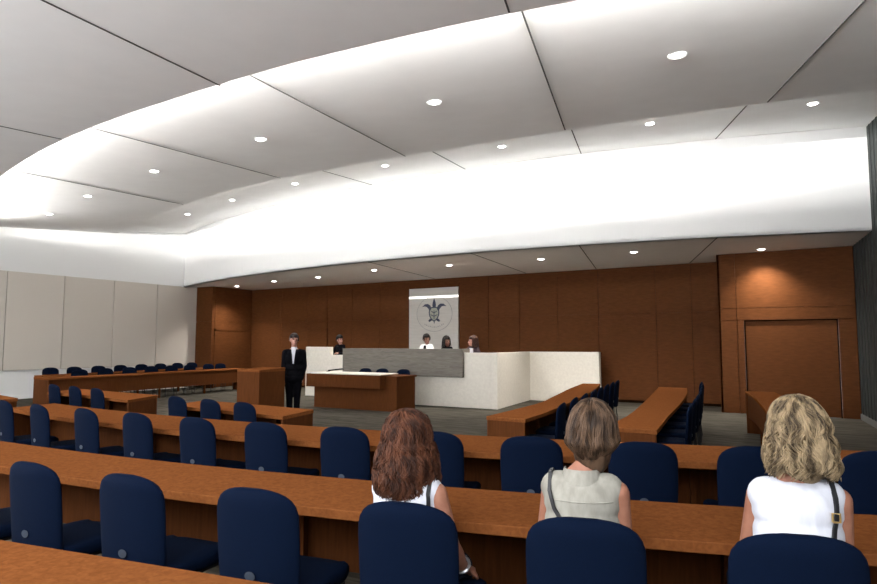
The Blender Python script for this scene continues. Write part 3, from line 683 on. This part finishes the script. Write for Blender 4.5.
ARMS = [((-.225, .02, .73), (-.12, .22, .65), (.35, .9, -.15)), ((.225, .02, .73), (.15, .22, .64), (-.2, .95, -.2))]
def seat_at(i, side=0.):
    x, y = A_ch[i]; a = slopeA(x); x *= .975; y *= .975; return (x - math.sin(a) * .20 + math.cos(a) * side, y + math.cos(a) * .20 + math.sin(a) * side, 0), a
# woman with auburn curls
loc, a = seat_at(4, -.06)
def h1(c, yaw, t):
    return hair('hair', c, yaw, M['hair_auburn'], t, 1700, lambda u: .006 + .034 * math.sin(min(1, u * 1.25) * PI * .75) - .05 * max(0, u - .5), .27, .0021, (.020, 9.), .010, (.077, .094, .100), 3, gap=.75, back=.01, spread=.15, jit=.4,
                mass=[((0, -.03, -.06), (.09, .088, .11)), ((0, -.05, -.13), (.078, .06, .09))], pts=34)
w1, s1, b1 = seated('woman seen from behind with auburn curly hair and white sleeveless top', loc, a, M['skin'], M['shirt'], dz=-.075, w=.88,
                    arms=[((-.155, .05, .70), (-.12, .24, .62), (.35, .9, -.1)), ((.195, -.005, .69), (.20, .13, .56), (-.05, .95, -.25))], headyaw=R(-4), head_off=(-.01, .03, 1.163), hairfn=h1, brow=M['hair_auburn'])
m = MB(); m.tube([(.20 + .033 * math.cos(q), .110 + .024 * math.sin(q), .579 + .024 * math.sin(q)) for q in np.linspace(0, 2 * PI, 21)], .007, 6, False)
m.lathe([(.001, .0), (.017, 0), (.017, .008), (.001, .009)], (.20, .132, .600), 16); o = m.build('wristwatch', plain('watch_steel', (.5, .5, .52), .3, .8), w1); o['label'] = 'steel wristwatch on the right wrist'
strap_on(w1, s1, [(.112, .90), (.115, .83), (.112, .73), (.10, .62)], 'shoulder_bag', 'black shoulder bag with plain strap worn by the auburn woman', .016, over=[(.03, .19, .77), (.06, .16, .80), (.09, .10, .88), (.108, .03, .948), (.11, -.0, .962), (.112, -.035, .95)], pouch=(.0, .22, .70))
# woman in beige linen
loc, a = seat_at(5, -.015)
def h2(c, yaw, t):
    return hair('hair', c, yaw, M['hair_brown'], t, 1700, lambda u: .003 + .010 * math.sin(min(1, u * 1.4) * PI) - .085 * max(0, u - .2), .115, .0021, (.009, 6.), .0, (.073, .092, .101), 5, gap=.8, back=-.01,
                mass=[((0, -.02, -.05), (.072, .075, .10))])
w2, s2, b2 = seated('woman seen from behind with sandy brown bob and sleeveless beige linen shirt', loc, a, M['skin'], M['linen'], dz=-.02, w=.88, arms=[((-.155, .06, .72), (-.12, .24, .63), (.35, .9, -.15)), ((.152, .02, .71), (.155, .17, .59), (-.1, .95, -.2))],
                    headyaw=R(-6), head_off=(.042, .03, 1.170), hairfn=h2, brow=M['hair_brown'], shirt_cut=1.06)
m = MB(); rg = []
for q in np.linspace(R(20), R(-200), 22):
    x, y = .068 * math.cos(q), .064 * math.sin(q) - .012; rg.append([(x * 1.12, y * 1.12, .975), (x * .90, y * .90, 1.025), (x * .96, y * .96, 1.032), (x * 1.2, y * 1.2, .98)])
m.rings(rg); m.build('collar', M['linen'], w2)
m = MB(); rg = []
bv = BVHTree.FromPolygons([v.co for v in s2.data.vertices], [p.vertices for p in s2.data.polygons])
P_ = []
for x in np.linspace(-.115, .115, 16):
    h_, n_, i_, d_ = bv.ray_cast(Vector((x, -1, .925)), Vector((0, 1, 0)))
    if h_: P_.append(h_ + Vector((0, -.001, 0)))
m.tube(P_, .0028, 5); m.build('yoke_seam', M['linen'], w2)
strap_on(w2, s2, [(-.112, .955), (-.093, .895), (-.058, .84), (-.015, .785), (.05, .69), (.1, .61)], 'shoulder_bag', 'black bag strap running slantwise across the beige linen back', .014, over=[(-.03, .19, .77), (-.06, .16, .82), (-.09, .10, .91), (-.108, .03, .99), (-.11, 0, 1.003), (-.112, -.035, .99)], pouch=(.0, .22, .70))
# blond woman
loc, a = seat_at(6, .045)
def h3(c, yaw, t):
    return hair('hair', c, yaw, M['hair_blond'], t, 1700, lambda u: .002 + .018 * math.sin(min(1, u) * PI * .7), .135, .0023, (.020, 7.5), .006, (.071, .088, .099), 11, gap=.8, back=.02,
                mass=[((0, -.03, -.05), (.066, .07, .10)), ((0, -.05, -.11), (.062, .045, .065))], pts=32)
w3, s3, b3 = seated('woman seen from behind with wavy blond hair and white sleeveless top', loc, a, M['skin'], M['shirt'], dz=.0, w=.88, arms=[((-.145, .07, .75), (-.12, .25, .65), (.35, .9, -.15)), ((.148, .02, .74), (.15, .19, .62), (-.1, .95, -.2))],
                    headyaw=R(4), head_off=(.022, .03, 1.182), hairfn=h3, brow=M['hair_brown'], shirt_cut=1.06)
strap_on(w3, s3, [(.100, .985), (.094, .93), (.078, .86), (.065, .78), (.055, .66)], 'shoulder_bag', 'black shoulder bag with gold buckle worn by the blond woman', .016, over=[(.03, .19, .77), (.06, .16, .84), (.09, .10, .94), (.10, .03, 1.022), (.101, 0, 1.037), (.101, -.035, 1.022)], pouch=(.0, .22, .70), buckle=(.093, .93))

# judges and clerk behind the bench, seated on the raised floor
def desk_person(label, x, y, rz, skin, shirtmat, hf, headyaw, z0=.14, brow='hair_black', cut=1.03, hsc=1.2, w=1.05):
    t, s, b = seated(label, (x, y, z0), rz, skin, shirtmat, arms=[((-.25, .07, .74), (-.16, .27, .76), (.5, .8, 0)), ((.25, .07, .74), (.16, .27, .76), (-.5, .8, 0))], headyaw=headyaw, hairfn=hf, brow=M[brow], sleeves=True, shirt_cut=cut, hsc=hsc, w=w, feet=.34)
    st = empty('stool', (x - math.sin(rz) * -.02, y, z0 + .10 - .0)); 
    bpy.data.objects.remove(st)
    return t, s, b
short = lambda mat, seed: (lambda c, yaw, t: hair('hair', c, yaw, mat, t, 260, lambda u: .0, .028, .0048, (.002, 8.), 0, (.076, .093, .100), seed, gap=1.05, pts=12, hs=1.22))
longh = lambda mat, seed, ln: (lambda c, yaw, t: hair('hair', c, yaw, mat, t, 380, lambda u: .006 + .03 * u, ln, .0048, (.006, 5.), 0, (.080, .096, .106), seed, gap=.95, pts=18, hs=1.18, mass=[((0, -.04, -.06), (.085, .07, .12))]))
ZF = .24
p, s, b = desk_person('man in white shirt and dark tie behind the bench, left of the three', -9.46, 15.3, R(180), M['skindark'], plain('white_shirt_cloth', (.85, .84, .84), .8), short(M['hair_black'], 21), R(55), z0=ZF + .22, w=1.12)
m = MB(); m.rings([[(-.035, .115, 1.0), (.035, .115, 1.0), (.035, .128, 1.0), (-.035, .128, 1.0)], [(-.05, .118, .86), (.05, .118, .86), (.05, .132, .86), (-.05, .132, .86)], [(-.02, .10, .68), (.02, .10, .68), (.02, .118, .68), (-.02, .118, .68)]]); m.build('necktie', M['suit'], p)
desk_person('woman with long black hair and black top, middle of the three at the bench', -8.83, 15.35, R(180), M['skindark'], M['suit'], longh(M['hair_black'], 22, .17), R(65), z0=ZF + .16, w=.95)
p, s, b = desk_person('woman with long brown hair and dark jacket, right of the three at the bench', -7.93, 15.2, R(180), M['skinpale'], plain('dark_plum_jacket', (.03, .012, .02), .7), longh(M['hair_dkbrown'], 23, .20), R(-60), z0=ZF + .16, w=.98, brow='hair_dkbrown')
m = MB(); m.rings([[(-.055, .10, .99), (.055, .10, .99), (.055, .126, .99), (-.055, .126, .99)], [(-.045, .118, .80), (.045, .118, .80), (.045, .134, .80), (-.045, .134, .80)]]); m.build('blouse', M['shirt'], p)
desk_person('clerk with black hair and dark jacket looking right behind the left bench wing', -12.98, 15.75, R(180), M['skinpale'], M['suit'], short(M['hair_black'], 24), R(70), z0=ZF + .22, w=1.05)
# seats for the four people behind the bench
for x, y, z0, lb in ((-9.46, 15.3, ZF + .22, 'under the man in the white shirt'), (-8.83, 15.35, ZF + .16, 'under the black-haired woman'), (-7.93, 15.2, ZF + .16, 'under the brown-haired woman'), (-12.98, 15.75, ZF + .22, 'under the clerk at the left wing')):
    t = empty('stool', (x, y, ZF)); tag(t, 'black stool behind the bench ' + lb, 'stool')
    top = z0 + .43 - ZF
    m = MB(); m.lathe([(.001, top - .05), (.18, top - .05), (.19, top - .03), (.18, top), (.001, top)], n=24); m.build('seat', M['black'], t)
    m = MB(); m.tube([(0, 0, .03), (0, 0, top - .05)], .03, 12); m.build('column', M['black'], t)
    m = MB(); m.lathe([(.001, 0), (.2, 0), (.2, .015), (.03, .04), (.001, .04)], n=24); m.build('base', M['black'], t)

# standing man in a black suit
def standing(label, loc, rz):
    t = empty('person', loc, rz); tag(t, label, 'person')
    hc = (0, .02, 1.685); hp, q = head_prims(hc, R(14), 1.06)
    tp = [('ell', (0, 0, .98), (.165, .115, .12)), ('ell', (0, -.005, 1.12), (.155, .108, .14)), ('ell', (0, -.005, 1.30), (.180, .118, .15)), ('ell', (0, -.01, 1.40), (.172, .10, .09)), ('cap', (-.135, -.01, 1.435), .052, (.135, -.01, 1.435), .052)]
    neck = [('cap', (0, -.01, 1.45), .058, (0, .005, 1.62), .052), ('cap', (-.08, -.015, 1.465), .035, (0, -.01, 1.51), .04), ('cap', (.08, -.015, 1.465), .035, (0, -.01, 1.51), .04)]
    ap = []; hh = []
    for s in (-1, 1):
        sh, el, wr = (s * .175, -.01, 1.42), (s * .205, -.045, 1.14), (s * .165, -.02, .90)
        ap += [('cap', sh, .058, tuple(Vector(sh).lerp(Vector(el), .5)), .050), ('cap', tuple(Vector(sh).lerp(Vector(el), .5)), .050, el, .042), ('cap', el, .042, wr, .029)]
        hh += hand(wr, (-s * .05, .15, -1), (-s, 0, 0), -s, .185, .3)
    lp = []; fp = []
    for s in (-1, 1):
        hip, kn, an = (s * .082, 0, .93), (s * .076, .012, .50), (s * .07, -.015, .09)
        lp += [('cap', hip, .088, tuple(Vector(hip).lerp(Vector(kn), .5)), .075), ('cap', tuple(Vector(hip).lerp(Vector(kn), .5)), .075, kn, .056), ('cap', kn, .056, an, .040)]
        fp += [('cap', (s * .07, -.04, .045), .038, (s * .085, .14, .036), .034)]
    body = link('body', remesh(tp + neck + hp + ap + hh + lp, .007, 0, 3), M['skinpale'], t)
    link('jacket', remesh(tp + ap + [('ell', (0, 0, .90), (.178, .125, .12))], .008, .014, 3, [((0, 0, 1.497), (0, 0, 1))]), M['suit'], t)
    link('trousers', remesh(lp + [('ell', (0, 0, .95), (.16, .11, .1))], .009, .013, 3), M['suit'], t)
    link('shoes', remesh(fp, .007, .006, 2, [((0, 0, .002), (0, 0, -1))]), M['leather'], t)
    m = MB(); m.rings([[(-.045, .075, 1.50), (.045, .075, 1.50), (.045, .10, 1.50), (-.045, .10, 1.50)], [(-.028, .118, 1.38), (.028, .118, 1.38), (.028, .139, 1.38), (-.028, .139, 1.38)], [(-.01, .12, 1.20), (.01, .12, 1.20), (.01, .14, 1.20), (-.01, .14, 1.20)]])
    m.build('shirt_front', M['shirt'], t)
    m = MB(); rg = []
    for a in np.linspace(0, 2 * PI, 24, endpoint=True):
        x, y = .056 * math.cos(a), .055 * math.sin(a) + .0; rg.append([(x * 1.1, y * 1.1, 1.49), (x * .98, y * .98, 1.54), (x * 1.05, y * 1.05, 1.54), (x * 1.2, y * 1.2, 1.49)])
    m.rings(rg, False); m.build('shirt_collar', M['shirt'], t)
    for s in (-1, 1):
        m = MB(); m.rings([[(s * .055, .085, 1.495), (s * .10, .075, 1.495), (s * .10, .095, 1.495), (s * .055, .105, 1.495)], [(s * .05, .13, 1.36), (s * .115, .118, 1.38), (s * .115, .134, 1.38), (s * .05, .146, 1.36)], [(s * .008, .125, 1.19), (s * .012, .125, 1.19), (s * .012, .143, 1.19), (s * .008, .143, 1.19)]]); m.build('lapel', M['suit'], t)
    face_parts(q, body, 1.02, M['hair_grey'])
    hair('hair', hc, R(14), M['hair_grey'], t, 300, lambda u: .0, .03, .0045, (.002, 8.), 0, (.076, .093, .100), 31, gap=1.05, pts=12, hs=1.04)
    return t
standing('man standing in black suit and open white collar beside the brown lectern', (-9.21, 9.70, FL), R(180 + 38))

# ------------------------------------------------------------------ world, camera, view
w = bpy.data.worlds.new('World'); bpy.context.scene.world = w; w.use_nodes = True
bg = w.node_tree.nodes['Background']; bg.inputs['Color'].default_value = (.95, .97, 1, 1); bg.inputs['Strength'].default_value = 3.1
cam = bpy.data.cameras.new('camera'); co = bpy.data.objects.new('camera', cam); C.objects.link(co)
cam.sensor_width = 36; cam.lens = 36 * 632 / 877; cam.clip_start = .05
yaw, tilt = R(30.7), math.atan(52 / 632)
co.location = (0, 0, 1.5); co.rotation_euler = (PI / 2 + tilt, 0, yaw)
sc = bpy.context.scene; sc.camera = co
sc.view_settings.view_transform = 'Standard'; sc.view_settings.look = 'None'; sc.view_settings.exposure = 1.42; sc.view_settings.gamma = 1
